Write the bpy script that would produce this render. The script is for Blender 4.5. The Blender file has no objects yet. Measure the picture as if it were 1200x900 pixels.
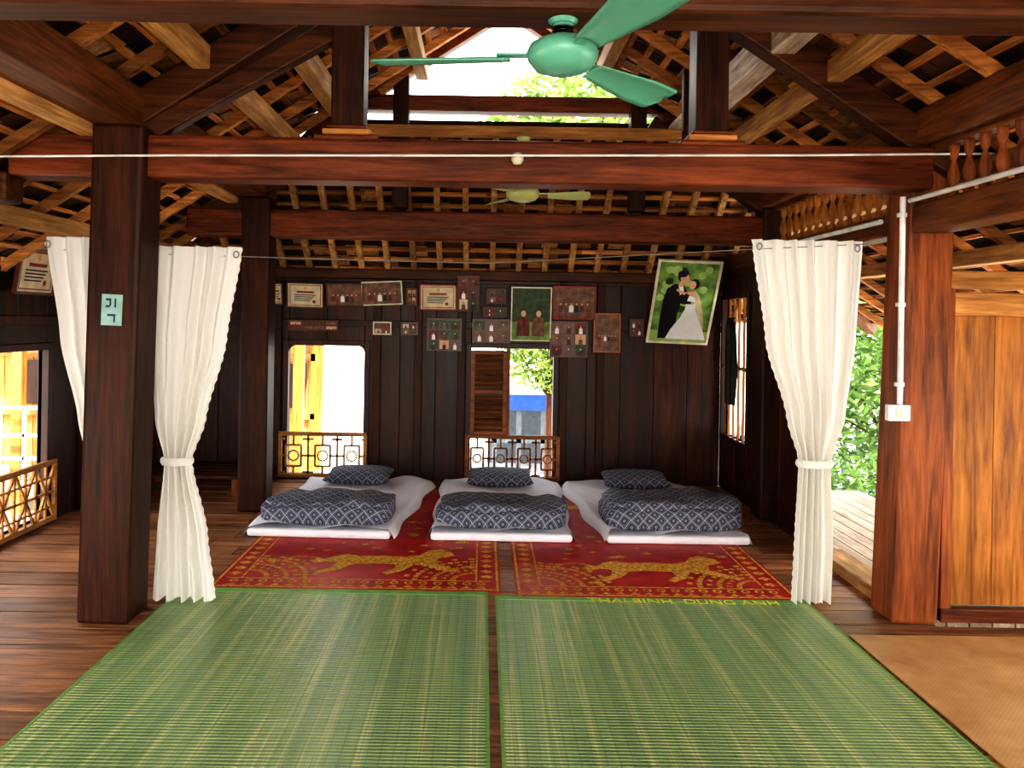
import bpy, math, random
from mathutils import Vector, Matrix
random.seed(7)
S = bpy.context.scene
try:
    S.view_settings.view_transform = 'Standard'
    S.view_settings.exposure = 0.5
except Exception: pass
for lk in ('High Contrast','Medium High Contrast','Standard - High Contrast','None'):
    try:
        S.view_settings.look = lk
        print('LOOK',lk); break
    except Exception: pass

def lin(c):
    o=[]
    for v in c:
        v=v/255.0
        o.append(v/12.92 if v<=0.04045 else ((v+0.055)/1.055)**2.4)
    return (o[0],o[1],o[2],1)

# ---------------------------------------------------------------- materials
def newmat(name):
    m=bpy.data.materials.new(name); m.use_nodes=True
    nt=m.node_tree
    return m,nt,nt.nodes['Principled BSDF']
def N(nt,t,**k):
    n=nt.nodes.new(t)
    for a,b in k.items(): setattr(n,a,b)
    return n
def ramp(nt,fac,stops):
    r=N(nt,'ShaderNodeValToRGB')
    el=r.color_ramp.elements
    el[0].position=stops[0][0]; el[0].color=stops[0][1]
    el[1].position=stops[-1][0]; el[1].color=stops[-1][1]
    for p,c in stops[1:-1]:
        e=el.new(p); e.color=c
    nt.links.new(fac,r.inputs[0]); return r.outputs[0]
def math_(nt,op,a,b=None,c=None):
    n=N(nt,'ShaderNodeMath',operation=op)
    for i,v in enumerate((a,b,c)):
        if v is None: continue
        if isinstance(v,(int,float)): n.inputs[i].default_value=v
        else: nt.links.new(v,n.inputs[i])
    return n.outputs[0]
def mixc(nt,f,a,b,mode='MIX'):
    n=N(nt,'ShaderNodeMix',data_type='RGBA',blend_type=mode)
    for idx,v in ((0,f),(6,a),(7,b)):
        if isinstance(v,(int,float)): n.inputs[idx].default_value=v
        elif isinstance(v,tuple): n.inputs[idx].default_value=v
        else: nt.links.new(v,n.inputs[idx])
    return n.outputs[2]
def plain(name,c,rough=.6,metal=0.0,bump=0,noise=0.12,nscale=12):
    m,nt,p=newmat(name)
    tc=N(nt,'ShaderNodeTexCoord'); no=N(nt,'ShaderNodeTexNoise'); no.inputs['Scale'].default_value=nscale
    no.inputs['Detail'].default_value=4
    nt.links.new(tc.outputs['Object'],no.inputs['Vector'])
    l=lin(c)
    d=tuple(v*(1-noise*2) for v in l[:3])+(1,); h=tuple(min(1,v*(1+noise)) for v in l[:3])+(1,)
    nt.links.new(ramp(nt,no.outputs[0],[(.3,d),(.7,h)]),p.inputs['Base Color'])
    p.inputs['Roughness'].default_value=rough; p.inputs['Metallic'].default_value=metal
    if bump:
        b=N(nt,'ShaderNodeBump'); b.inputs['Strength'].default_value=bump; b.inputs['Distance'].default_value=.01
        nt.links.new(no.outputs[0],b.inputs['Height']); nt.links.new(b.outputs[0],p.inputs['Normal'])
    return m
def wood(name,dark,light,axis='x',rough=.5,var=.35,bump=.25,scale=1.0,spec=.25):
    m,nt,p=newmat(name)
    p.inputs['Specular IOR Level'].default_value=spec
    tc=N(nt,'ShaderNodeTexCoord'); mp=N(nt,'ShaderNodeMapping')
    s={'x':(.7,9,9),'y':(9,.7,9),'z':(9,9,.7)}[axis]
    mp.inputs['Scale'].default_value=tuple(v*scale for v in s)
    nt.links.new(tc.outputs['Object'],mp.inputs['Vector'])
    geo=N(nt,'ShaderNodeNewGeometry')
    add=N(nt,'ShaderNodeVectorMath',operation='ADD')
    comb=N(nt,'ShaderNodeCombineXYZ')
    r10=math_(nt,'MULTIPLY',geo.outputs['Random Per Island'],37.0)
    for i in range(3): nt.links.new(r10,comb.inputs[i])
    nt.links.new(mp.outputs[0],add.inputs[0]); nt.links.new(comb.outputs[0],add.inputs[1])
    n1=N(nt,'ShaderNodeTexNoise'); n1.inputs['Scale'].default_value=1.6; n1.inputs['Detail'].default_value=7; n1.inputs['Distortion'].default_value=.8
    n1.inputs['Roughness'].default_value=.65
    nt.links.new(add.outputs[0],n1.inputs['Vector'])
    n2=N(nt,'ShaderNodeTexNoise'); n2.inputs['Scale'].default_value=7; n2.inputs['Detail'].default_value=3
    nt.links.new(add.outputs[0],n2.inputs['Vector'])
    f=math_(nt,'ADD',math_(nt,'MULTIPLY',n1.outputs[0],.7),math_(nt,'MULTIPLY',n2.outputs[0],.3))
    col=ramp(nt,f,[(.36,lin(dark)),(.5,tuple((a+b)/2 for a,b in zip(lin(dark),lin(light)))),(.64,lin(light))])
    # broad weathering patches
    n3=N(nt,'ShaderNodeTexNoise'); n3.inputs['Scale'].default_value=2.2; n3.inputs['Detail'].default_value=5
    nt.links.new(tc.outputs['Object'],n3.inputs['Vector'])
    col=mixc(nt,.55,col,ramp(nt,n3.outputs[0],[(.34,(.45,.42,.4,1)),(.6,(1,1,1,1))]),'MULTIPLY')
    v=math_(nt,'ADD',math_(nt,'MULTIPLY',geo.outputs['Random Per Island'],var*2),1-var)
    hs=N(nt,'ShaderNodeHueSaturation'); nt.links.new(col,hs.inputs['Color']); nt.links.new(v,hs.inputs['Value'])
    nt.links.new(hs.outputs[0],p.inputs['Base Color'])
    nt.links.new(math_(nt,'ADD',math_(nt,'MULTIPLY',n1.outputs[0],.3),rough-.15),p.inputs['Roughness'])
    b=N(nt,'ShaderNodeBump'); b.inputs['Strength'].default_value=bump; b.inputs['Distance'].default_value=.01
    nt.links.new(f,b.inputs['Height']); nt.links.new(b.outputs[0],p.inputs['Normal'])
    return m

DARKZ=wood('dark_wood_z',(30,13,6),(84,44,22),'z',.5,.15)
DARKX=wood('dark_wood_x',(46,22,9),(112,66,32),'x',.5,.15)
DARKY=wood('dark_wood_y',(66,36,16),(150,94,50),'y',.5,.2)
REDX=wood('red_brown_wood_x',(66,28,12),(150,80,42),'x',.48,.12)
REDZ=wood('red_brown_wood_z',(92,46,20),(180,104,54),'z',.48,.12)
TANY=wood('tan_wood_y',(146,100,52),(236,188,122),'y',.6,.25)
PALEY=wood('weathered_wood_y',(160,126,98),(250,240,226),'y',.6,.1)
TANX=wood('tan_wood_x',(140,90,42),(220,160,90),'x',.6,.2)
TANZ=wood('golden_wood_z',(128,76,30),(206,138,66),'z',.5,.12)
BRNX=wood('shutter_wood',(96,54,26),(172,110,62),'x',.5,.15)
WALLZ=wood('wall_plank_wood',(26,10,5),(84,42,20),'z',.45,.35,spec=.35)
RAFT=wood('rafter_wood',(124,74,36),(226,162,94),'x',.65,.4)
BATT=wood('batten_wood',(140,84,40),(246,178,106),'y',.7,.45)
BATTX=wood('batten_wood_x',(140,84,40),(246,178,106),'x',.7,.45)
FLOORM=wood('floor_wood',(96,62,40),(206,150,106),'x',.42,.3,.2,spec=.4)
DECKM=wood('deck_wood',(150,126,104),(215,196,172),'y',.6,.15)
YELZ=wood('yellow_house_wood',(160,112,50),(222,174,100),'z',.6,.2)
LATT=wood('lattice_wood',(130,88,44),(196,144,84),'x',.6,.1)
CHROME=plain('dark_metal',(40,38,38),.3,.9)
STEEL=plain('steel_wire',(170,172,178),.35,.7)
WHITEP=plain('white_plastic',(232,234,232),.4)
CREAM=plain('cream_frame',(232,224,196),.45)
GOLD=plain('gold_print',(240,178,66),.7,noise=.3,nscale=60)

def roof_mat():
    m,nt,p=newmat('roof_tile_underside')
    geo=N(nt,'ShaderNodeNewGeometry')
    c=ramp(nt,geo.outputs['Random Per Island'],[(0,lin((44,24,14))),(.5,lin((86,50,28))),(.80,lin((146,92,52))),(1,lin((236,184,124)))])
    tc=N(nt,'ShaderNodeTexCoord'); no=N(nt,'ShaderNodeTexNoise'); no.inputs['Scale'].default_value=25; no.inputs['Detail'].default_value=5
    nt.links.new(tc.outputs['Object'],no.inputs['Vector'])
    c2=mixc(nt,.5,c,ramp(nt,no.outputs[0],[(.3,lin((60,40,28))),(.7,(1,1,1,1))]),'MULTIPLY')
    nt.links.new(c2,p.inputs['Base Color']); p.inputs['Roughness'].default_value=.85
    return m
ROOF=roof_mat()

def cloth_mat():
    m,nt,p=newmat('curtain_cloth')
    p.inputs['Base Color'].default_value=lin((248,248,246)); p.inputs['Roughness'].default_value=.9
    tr=N(nt,'ShaderNodeBsdfTranslucent'); tr.inputs[0].default_value=lin((250,246,236))
    mx=N(nt,'ShaderNodeMixShader'); mx.inputs[0].default_value=.35
    out=nt.nodes['Material Output']
    tc=N(nt,'ShaderNodeTexCoord'); no=N(nt,'ShaderNodeTexNoise'); no.inputs['Scale'].default_value=30
    nt.links.new(tc.outputs['Object'],no.inputs['Vector'])
    b=N(nt,'ShaderNodeBump'); b.inputs['Strength'].default_value=.1; b.inputs['Distance'].default_value=.01
    nt.links.new(no.outputs[0],b.inputs['Height']); nt.links.new(b.outputs[0],p.inputs['Normal'])
    nt.links.new(p.outputs[0],mx.inputs[1]); nt.links.new(tr.outputs[0],mx.inputs[2]); nt.links.new(mx.outputs[0],out.inputs[0])
    return m
CLOTH=cloth_mat()

def green_mat():
    m,nt,p=newmat('green_reed_mat')
    tc=N(nt,'ShaderNodeTexCoord'); sp=N(nt,'ShaderNodeSeparateXYZ'); nt.links.new(tc.outputs['Object'],sp.inputs[0])
    x,y=sp.outputs[0],sp.outputs[1]
    mp=N(nt,'ShaderNodeMapping'); mp.inputs['Scale'].default_value=(3,55,1); nt.links.new(tc.outputs['Object'],mp.inputs[0])
    n1=N(nt,'ShaderNodeTexNoise'); n1.inputs['Scale'].default_value=1.5; n1.inputs['Detail'].default_value=4; nt.links.new(mp.outputs[0],n1.inputs['Vector'])
    mp2=N(nt,'ShaderNodeMapping'); mp2.inputs['Scale'].default_value=(9,.2,1); nt.links.new(tc.outputs['Object'],mp2.inputs[0])
    n2=N(nt,'ShaderNodeTexNoise'); n2.inputs['Scale'].default_value=1.6; n2.inputs['Detail'].default_value=5; nt.links.new(mp2.outputs[0],n2.inputs['Vector'])
    base=ramp(nt,n1.outputs[0],[(.25,lin((132,160,106))),(.5,lin((168,196,134))),(.75,lin((210,226,172)))])
    stripe=ramp(nt,n2.outputs[0],[(.3,lin((112,152,112))),(.45,lin((150,184,130))),(.54,lin((178,202,142))),(.58,lin((234,230,172))),(.62,lin((160,194,132)))])
    c=mixc(nt,.55,base,stripe)
    reed=math_(nt,'SINE',math_(nt,'MULTIPLY',y,2*math.pi/.022))
    warp=math_(nt,'SINE',math_(nt,'MULTIPLY',x,2*math.pi/.045))
    w2=math_(nt,'GREATER_THAN',warp,.9)
    r2=ramp(nt,math_(nt,'ADD',math_(nt,'MULTIPLY',reed,.5),.5),[(0,(.36,.42,.38,1)),(.6,(1,1,1,1))])
    c=mixc(nt,.75,c,r2,'MULTIPLY')
    c=mixc(nt,math_(nt,'MULTIPLY',w2,.3),c,lin((86,120,78)))
    nt.links.new(c,p.inputs['Base Color']); p.inputs['Roughness'].default_value=.36
    b=N(nt,'ShaderNodeBump'); b.inputs['Strength'].default_value=.5; b.inputs['Distance'].default_value=.003
    nt.links.new(math_(nt,'ADD',reed,math_(nt,'MULTIPLY',warp,.4)),b.inputs['Height']); nt.links.new(b.outputs[0],p.inputs['Normal'])
    return m
GREEN=green_mat()

def tan_mat():
    m,nt,p=newmat('tan_rattan_mat')
    tc=N(nt,'ShaderNodeTexCoord'); sp=N(nt,'ShaderNodeSeparateXYZ'); nt.links.new(tc.outputs['Object'],sp.inputs[0])
    no=N(nt,'ShaderNodeTexNoise'); no.inputs['Scale'].default_value=5; no.inputs['Detail'].default_value=6; nt.links.new(tc.outputs['Object'],no.inputs['Vector'])
    a=math_(nt,'SINE',math_(nt,'MULTIPLY',sp.outputs[0],2*math.pi/.02)); b_=math_(nt,'SINE',math_(nt,'MULTIPLY',sp.outputs[1],2*math.pi/.02))
    w=math_(nt,'MULTIPLY',a,b_)
    c=ramp(nt,no.outputs[0],[(.3,lin((192,148,98))),(.7,lin((228,188,134)))])
    c=mixc(nt,.25,c,ramp(nt,math_(nt,'ADD',math_(nt,'MULTIPLY',w,.5),.5),[(0,(.5,.45,.4,1)),(1,(1,1,1,1))]),'MULTIPLY')
    nt.links.new(c,p.inputs['Base Color']); p.inputs['Roughness'].default_value=.5
    return m
TANM=tan_mat()

def red_mat():
    m,nt,p=newmat('red_woven_mat')
    tc=N(nt,'ShaderNodeTexCoord'); sp=N(nt,'ShaderNodeSeparateXYZ'); nt.links.new(tc.outputs['Object'],sp.inputs[0])
    no=N(nt,'ShaderNodeTexNoise'); no.inputs['Scale'].default_value=8; no.inputs['Detail'].default_value=6; nt.links.new(tc.outputs['Object'],no.inputs['Vector'])
    c=ramp(nt,no.outputs[0],[(.3,lin((168,20,26))),(.7,lin((214,44,40)))])
    r=math_(nt,'SINE',math_(nt,'MULTIPLY',sp.outputs[1],2*math.pi/.016))
    c=mixc(nt,.3,c,ramp(nt,math_(nt,'ADD',math_(nt,'MULTIPLY',r,.5),.5),[(0,(.4,.4,.4,1)),(1,(1,1,1,1))]),'MULTIPLY')
    nt.links.new(c,p.inputs['Base Color']); p.inputs['Roughness'].default_value=.5
    return m
REDM=red_mat()

def quilt_mat():
    m,nt,p=newmat('navy_diamond_fabric')
    tc=N(nt,'ShaderNodeTexCoord'); sp=N(nt,'ShaderNodeSeparateXYZ'); nt.links.new(tc.outputs['Object'],sp.inputs[0])
    dn=N(nt,'ShaderNodeTexNoise'); dn.inputs['Scale'].default_value=6; nt.links.new(tc.outputs['Object'],dn.inputs['Vector'])
    dd=math_(nt,'MULTIPLY',dn.outputs[0],.7)
    u=math_(nt,'ADD',math_(nt,'MULTIPLY',sp.outputs[0],12.0),dd)
    v=math_(nt,'MULTIPLY',math_(nt,'ADD',sp.outputs[1],sp.outputs[2]),11.0)
    a=math_(nt,'ABSOLUTE',math_(nt,'SUBTRACT',math_(nt,'FRACT',math_(nt,'ADD',u,v)),.5))
    b=math_(nt,'ABSOLUTE',math_(nt,'SUBTRACT',math_(nt,'FRACT',math_(nt,'SUBTRACT',u,v)),.5))
    mx=math_(nt,'MAXIMUM',a,b)
    A=lin((134,140,152)); D=lin((50,56,78)); M_=lin((108,114,134)); L_=lin((166,170,180))
    c=ramp(nt,mx,[(0,A),(.12,A),(.16,D),(.27,D),(.3,M_),(.36,M_),(.39,D),(.43,D),(.46,L_),(.5,L_)])
    nt.links.new(c,p.inputs['Base Color']); p.inputs['Roughness'].default_value=.85
    no=N(nt,'ShaderNodeTexNoise'); no.inputs['Scale'].default_value=9; nt.links.new(tc.outputs['Object'],no.inputs['Vector'])
    bp=N(nt,'ShaderNodeBump'); bp.inputs['Strength'].default_value=.6; bp.inputs['Distance'].default_value=.03
    nt.links.new(no.outputs[0],bp.inputs['Height']); nt.links.new(bp.outputs[0],p.inputs['Normal'])
    return m
QUILT=quilt_mat()
SHEET=plain('white_sheet',(240,242,250),.85,bump=.3,noise=.03,nscale=7)

def leaf_mat(name,c1,c2):
    m,nt,p=newmat(name)
    geo=N(nt,'ShaderNodeNewGeometry')
    c=ramp(nt,geo.outputs['Random Per Island'],[(0,lin(c1)),(1,lin(c2))])
    nt.links.new(c,p.inputs['Base Color']); p.inputs['Roughness'].default_value=.5
    tr=N(nt,'ShaderNodeBsdfTranslucent'); nt.links.new(c,tr.inputs[0])
    mx=N(nt,'ShaderNodeMixShader'); mx.inputs[0].default_value=.45
    nt.links.new(p.outputs[0],mx.inputs[1]); nt.links.new(tr.outputs[0],mx.inputs[2]); nt.links.new(mx.outputs[0],nt.nodes['Material Output'].inputs[0])
    return m
LEAF=leaf_mat('leaf_green',(40,66,28),(120,150,76))
LEAF2=leaf_mat('leaf_yellowgreen',(70,98,36),(164,184,96))

# ---------------------------------------------------------------- mesh builder
class MB:
    def __init__(s): s.v=[];s.f=[];s.m=[];s.mats=[]
    def mi(s,m):
        if m not in s.mats: s.mats.append(m)
        return s.mats.index(m)
    def box(s,x0,x1,y0,y1,z0,z1,m):
        b=len(s.v)
        s.v+=[(x0,y0,z0),(x1,y0,z0),(x1,y1,z0),(x0,y1,z0),(x0,y0,z1),(x1,y0,z1),(x1,y1,z1),(x0,y1,z1)]
        for f in ((0,3,2,1),(4,5,6,7),(0,1,5,4),(1,2,6,5),(2,3,7,6),(3,0,4,7)):
            s.f.append([b+i for i in f]); s.m.append(s.mi(m))
        return s
    def beam(s,p0,p1,w,h,m,up=(0,0,1)):
        p0=Vector(p0);p1=Vector(p1);d=(p1-p0).normalized();up=Vector(up)
        if abs(d.dot(up))>.99: up=Vector((0,1,0))
        r=d.cross(up).normalized(); u=r.cross(d).normalized()
        b=len(s.v)
        for p in (p0,p1):
            for a,c in ((-1,-1),(1,-1),(1,1),(-1,1)):
                s.v.append(tuple(p+r*(a*w/2)+u*(c*h/2)))
        for f in ((0,3,2,1),(4,5,6,7),(0,1,5,4),(1,2,6,5),(2,3,7,6),(3,0,4,7)):
            s.f.append([b+i for i in reversed(f)]); s.m.append(s.mi(m))
        return s
    def cyl(s,p0,p1,r0,r1,m,n=12):
        p0=Vector(p0);p1=Vector(p1);d=(p1-p0).normalized();up=Vector((0,0,1))
        if abs(d.dot(up))>.99: up=Vector((0,1,0))
        a=d.cross(up).normalized(); c=a.cross(d).normalized(); b=len(s.v)
        for p,r in ((p0,r0),(p1,r1)):
            for i in range(n):
                t=2*math.pi*i/n; s.v.append(tuple(p+a*(r*math.cos(t))+c*(r*math.sin(t))))
        for i in range(n):
            j=(i+1)%n; s.f.append([b+i,b+j,b+n+j,b+n+i]); s.m.append(s.mi(m))
        s.f.append([b+i for i in range(n)][::-1]); s.m.append(s.mi(m))
        s.f.append([b+n+i for i in range(n)]); s.m.append(s.mi(m))
        return s
    def lathe(s,c,prof,m,n=16,sx=1,sy=1):
        b=len(s.v)
        for (r,z) in prof:
            for i in range(n):
                t=2*math.pi*i/n; s.v.append((c[0]+r*sx*math.cos(t),c[1]+r*sy*math.sin(t),c[2]+z))
        for k in range(len(prof)-1):
            for i in range(n):
                j=(i+1)%n
                s.f.append([b+k*n+i,b+k*n+j,b+(k+1)*n+j,b+(k+1)*n+i]); s.m.append(s.mi(m))
        return s
    def poly(s,pts,m):
        b=len(s.v); s.v+=[tuple(p) for p in pts]; s.f.append(list(range(b,b+len(pts)))); s.m.append(s.mi(m)); return s
    def grid(s,fn,nu,nv,m):
        b=len(s.v)
        for j in range(nv+1):
            for i in range(nu+1): s.v.append(tuple(fn(i/nu,j/nv)))
        for j in range(nv):
            for i in range(nu):
                a=b+j*(nu+1)+i; s.f.append([a,a+1,a+nu+2,a+nu+1]); s.m.append(s.mi(m))
        return s
    def obj(s,name,parent=None,smooth=False,bevel=0,loc=None,rot=None):
        me=bpy.data.meshes.new(name); me.from_pydata(s.v,[],s.f); 
        for m in s.mats: me.materials.append(m)
        for p,i in zip(me.polygons,s.m):
            p.material_index=i; p.use_smooth=smooth
        me.update()
        o=bpy.data.objects.new(name,me); S.collection.objects.link(o)
        if bevel:
            bv=o.modifiers.new('bevel','BEVEL'); bv.width=bevel; bv.segments=2; bv.limit_method='ANGLE'
        if parent: o.parent=parent
        if loc: o.location=loc
        if rot: o.rotation_euler=rot
        return o
def empty(name,loc=(0,0,0)):
    e=bpy.data.objects.new(name,None); e.empty_display_size=.1; e.location=loc; S.collection.objects.link(e); return e

# ---------------------------------------------------------------- roof geometry
XR,ZR,SL=.15,3.95,.65; YG=6.2; ZH=3.0; SH=.85; Y0=-3.0; UE=3.75
def zs(u): return ZR-SL*u
def yend(u): return YG if SL*u<ZR-ZH else YG+(SL*u-(ZR-ZH))/SH
def zh(y): return ZH-SH*(y-YG)
def uh(y): return (ZR-zh(y))/SL
YE=yend(UE)

# ---- floor
mb=MB(); y=Y0
while y<7.6:
    x=-3.2; 
    while x<(3.6 if y<4.0 else 2.3):
        L=random.uniform(1.4,2.6); xe=min(x+L,3.6 if y<4.0 else 2.3)
        mb.box(x+.003,xe-.003,y+.005,y+.195,-.05,random.uniform(-.003,0),FLOORM); x=xe
    y+=.2
mb.box(-3.2,3.6,Y0,4.0,-.12,-.055,DARKX); mb.box(-3.2,2.3,4.0,7.6,-.12,-.055,DARKX)
mb.obj('floor')
mb=MB()
for i in range(10): mb.box(2.32+i*.12,2.43+i*.12,4.15,7.4,-.1,-.03,DECKM)
mb.obj('veranda_deck')

# ---- ceiling (tile underside, battens, added backing sheets that stop light leaking between tiles)
def pslope(sg,u,y,off):
    n=1/math.sqrt(1+SL*SL); return (XR+sg*(u+off*SL*n),y,zs(u)+off*n)
mb=MB()
du=.115
for sg in (-1,1):
    i=0
    while i*du<UE:
        u0=i*du;u1=min(u0+du+.03,UE+.03); ye=yend(u0+du/2); y=Y0
        while y<ye:
            y1=min(y+.15,ye)
            a=random.uniform(-.008,.008)
            mb.poly([pslope(sg,u0,y,.012+a),pslope(sg,u0,y1-.006,.012+a),pslope(sg,u1,y1-.006,.048+a),pslope(sg,u1,y,.048+a)],ROOF); y=y1
        y=Y0; ye=yend(u0+.02)
        while y<ye:
            y1=min(y+random.uniform(.5,1.4),ye); q0=random.uniform(-.008,.008)
            mb.beam(pslope(sg,u0+.02+q0,y,-.005),pslope(sg,u0+.02-q0,y1,-.005),.038,.022,BATT); y=y1
        i+=1
    P=lambda u,y:pslope(sg,u,y,.09)
    uk=(ZR-ZH)/SL
    mb.poly([P(0,Y0),P(0,YG),P(uk,YG),P(UE,YE),P(UE,Y0)],ROOF)  # opaque sheet added over this slope to block light leaks
n=1/math.sqrt(1+SH*SH)
def ph(x,y,off): return (x,y+off*SH*n,zh(y)+off*n)
i=0; dy=.1
while YG+i*dy<YE:
    y0=YG+i*dy; y1=min(y0+dy+.025,YE); w=uh(y0); x=XR-w
    while x<XR+w:
        x1=min(x+.15,XR+w)
        mb.poly([ph(x,y0,.012),ph(x1-.006,y0,.012),ph(x1-.006,y1,.04),ph(x,y1,.04)],ROOF); x=x1
    x=XR-w
    while x<XR+w:
        x1=min(x+random.uniform(.5,1.2),XR+w)
        mb.beam(ph(x,y0+.02,-.005),ph(x1,y0+.02,-.005),.035,.022,BATTX,up=(0,.6,.8)); x=x1
    i+=1
mb.poly([ph(XR-uh(YG),YG,.08),ph(XR+uh(YG),YG,.08),ph(XR+uh(YE),YE,.08),ph(XR-uh(YE),YE,.08)],ROOF)  # same added light-blocking sheet over the hip end
mb.obj('ceiling')

# ---- roof frame
rf=empty('roof_frame')
mb=MB()
for sg in (-1,1):
    y=Y0+.1
    while y<YE-.2:
        us=0 if y<YG else uh(y)
        mb.beam(pslope(sg,us,y,-.045),pslope(sg,UE,y+random.uniform(-.03,.03),-.045),.055,.05,RAFT,up=(0,1,0))
        y+=.42
x=XR-3.2
while x<=XR+3.21:
    u=abs(x-XR); ys=YG if u<uh(YG) else yend(u)
    if ys<YE-.15: mb.beam(ph(x,ys,-.045),ph(x,YE,-.045),.05,.055,TANY,up=(0,.6,.8))
    x+=.24
for sg in (-1,1):
    mb.beam(pslope(sg,uh(YG),YG,-.05),pslope(sg,UE,YE,-.05),.09,.12,DARKY)
mb.obj('rafters',rf)
mb=MB()
for (x,z,w,h,m,ye) in ((-1.08,3.02,.10,.15,TANY,6.3),(-1.42,2.78,.09,.12,TANY,6.35),(-1.95,2.42,.09,.10,TANY,6.7),
                    (1.46,2.93,.12,.18,PALEY,6.3),(1.72,2.76,.08,.11,TANY,6.4),(2.45,2.28,.09,.10,TANY,6.8),
                    (-2.6,2.03,.09,.1,TANY,7.1),(3.0,1.93,.09,.1,TANY,7.2),
                    (-.5,3.38,.09,.11,TANY,6.1),(.85,3.36,.09,.11,TANY,6.1)):
    mb.box(x-w/2,x+w/2,Y0,ye,z-h/2,z+h/2,m)
mb.box(.09,.21,Y0,6.1,3.84,3.93,DARKY)
mb.obj('purlins',rf,bevel=.008)
mb=MB()
mb.box(-1.94,-1.70,Y0,6.5,2.42,2.62,DARKY); mb.box(2.13,2.35,Y0,6.5,2.40,2.58,DARKY)
mb.obj('top_plates',rf,bevel=.015)
mb=MB()
mb.box(-.98,1.40,6.10,6.24,3.10,3.22,REDX)
for sg in (-1,1):
    mb.beam((XR,6.15,3.90),(XR+sg*1.5,6.15,3.90-1.5*.65),.10,.08,REDX)
    mb.beam((XR+sg*.60,6.1,3.52),(XR+sg*.98,6.1,3.23),.05,.06,TANX)
mb.box(-.72,-.60,6.08,6.2,2.35,3.36,DARKZ); mb.box(1.10,1.22,6.08,6.2,2.35,3.2,DARKZ)
mb.obj('gable_frame',rf,bevel=.008)
MB().box(-.80,1.26,5.14,5.22,2.69,2.755,TANX).box(-.86,-.81,5.15,5.21,2.66,3.25,DARKZ).box(1.27,1.32,5.15,5.21,2.66,3.15,DARKZ).obj('fan_crossbar',rf,bevel=.006)
mb=MB()
for yt in (4.0,-.4,6.2):
    for sg in (-1,1):
        us=.25 if yt<6 else 1.2
        mb.beam(pslope(sg,us,yt,-.17),pslope(sg,2.35,yt,-.17),.12,.16,DARKX)
for xx in (-.69,1.11):
    mb.box(xx-.08,xx+.08,3.92,4.08,2.37,zs(abs(xx-XR))-.05,DARKZ)
    mb.box(xx-.16,xx+.16,3.90,4.10,2.375,2.40,REDX); mb.box(xx-.12,xx+.12,3.90,4.10,2.40,2.43,TANX); mb.box(xx-.10,xx+.10,3.90,4.10,2.43,2.45,REDX)
mb.beam((-1.8,4.0,2.35),(-.75,4.0,2.95),.08,.1,DARKX)
mb.obj('truss_members',rf,bevel=.01)

# ---- tie beams
def beamobj(name,x0,x1,y0,y1,z0,z1,m,b=.015): return MB().box(x0,x1,y0,y1,z0,z1,m).obj(name,bevel=b)
beamobj('tie_beam',-2.35,2.20,3.90,4.10,2.175,2.385,REDX,.02)
beamobj('tie_beam',-2.3,2.35,6.11,6.29,2.115,2.33,REDX,.02)
beamobj('tie_beam',-3.0,3.2,2.32,2.50,2.41,2.60,DARKX,.02)
beamobj('tie_beam',-3.05,-2.36,3.92,4.08,2.05,2.2,DARKX,.02)
# ---- posts
def post(x,y,w,z1,m,lean=0):
    mb=MB(); mb.beam((x,y,0),(x+lean,y,z1),w,w,m,up=(0,1,0)); return mb.obj('timber_post',bevel=.02)
post(-1.82,3.96,.25,2.42,DARKZ,.04); post(2.19,4.12,.235,2.40,REDZ,.07)
post(-1.76,6.2,.22,2.42,DARKZ); post(2.24,6.2,.22,2.40,DARKZ)
post(-1.85,-.4,.24,2.42,DARKZ); post(2.24,-.4,.24,2.40,DARKZ)
post(-3.1,4.0,.16,1.80,DARKZ); post(-3.1,6.2,.16,1.80,DARKZ); post(-3.1,7.4,.16,1.75,DARKZ)

# ---------------------------------------------------------------- walls
def plank_wall(name,axis,a0,a1,c,t,z0,z1,openings,m,pw=.33,out=1):
    mb=MB()
    cuts=sorted(set([a0,a1]+[o[0] for o in openings]+[o[1] for o in openings]))
    def bx(p,q,za,zb,mm,dd=0):
        if axis=='x': mb.box(p,q,c-t/2-dd,c+t/2+dd,za,zb,mm)
        else: mb.box(c-t/2-dd,c+t/2+dd,p,q,za,zb,mm)
    def back(p,q,za,zb):  # added gapless layer behind the planks, keeps daylight out of the joints
        u0=c+out*t*.1; u1=c+out*(t/2+.015); u0,u1=min(u0,u1),max(u0,u1)
        if axis=='x': mb.box(p,q,u0,u1,za,zb,m)
        else: mb.box(u0,u1,p,q,za,zb,m)
    for i in range(len(cuts)-1):
        p,q=cuts[i],cuts[i+1]; k=max(1,round((q-p)/pw)); w=(q-p)/k
        op=[o for o in openings if o[0]<=p+1e-4 and o[1]>=q-1e-4]
        if op:
            if op[0][2]>z0+.01: back(p,q,z0,op[0][2])
            if op[0][3]<z1-.01: back(p,q,op[0][3],z1)
        else: back(p,q,z0,z1)
        for j in range(k):
            u,v=p+j*w+.003,p+(j+1)*w-.003
            if op:
                o=op[0]
                if o[2]>z0+.01: bx(u,v,z0,o[2],m)
                if o[3]<z1-.01: bx(u,v,o[3],z1,m)
            else: bx(u,v,z0,z1,m)
    for o in openings:
        f=.05
        bx(o[0]-f,o[0],max(0,o[2]-f),o[3]+f,m,.02); bx(o[1],o[1]+f,max(0,o[2]-f),o[3]+f,m,.02); bx(o[0],o[1],o[3],o[3]+f,m,.02)
        if o[2]>.02: bx(o[0],o[1],max(0,o[2]-f),o[2],m,.02)
    if z1>1.7:
        bx(a0,a1,1.42,1.48,m,.015) if not any(o[3]>1.45 for o in openings) else None
        bx(a0,a1,z1-.07,z1,m,.02)
    return mb.obj(name,bevel=.004)
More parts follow.
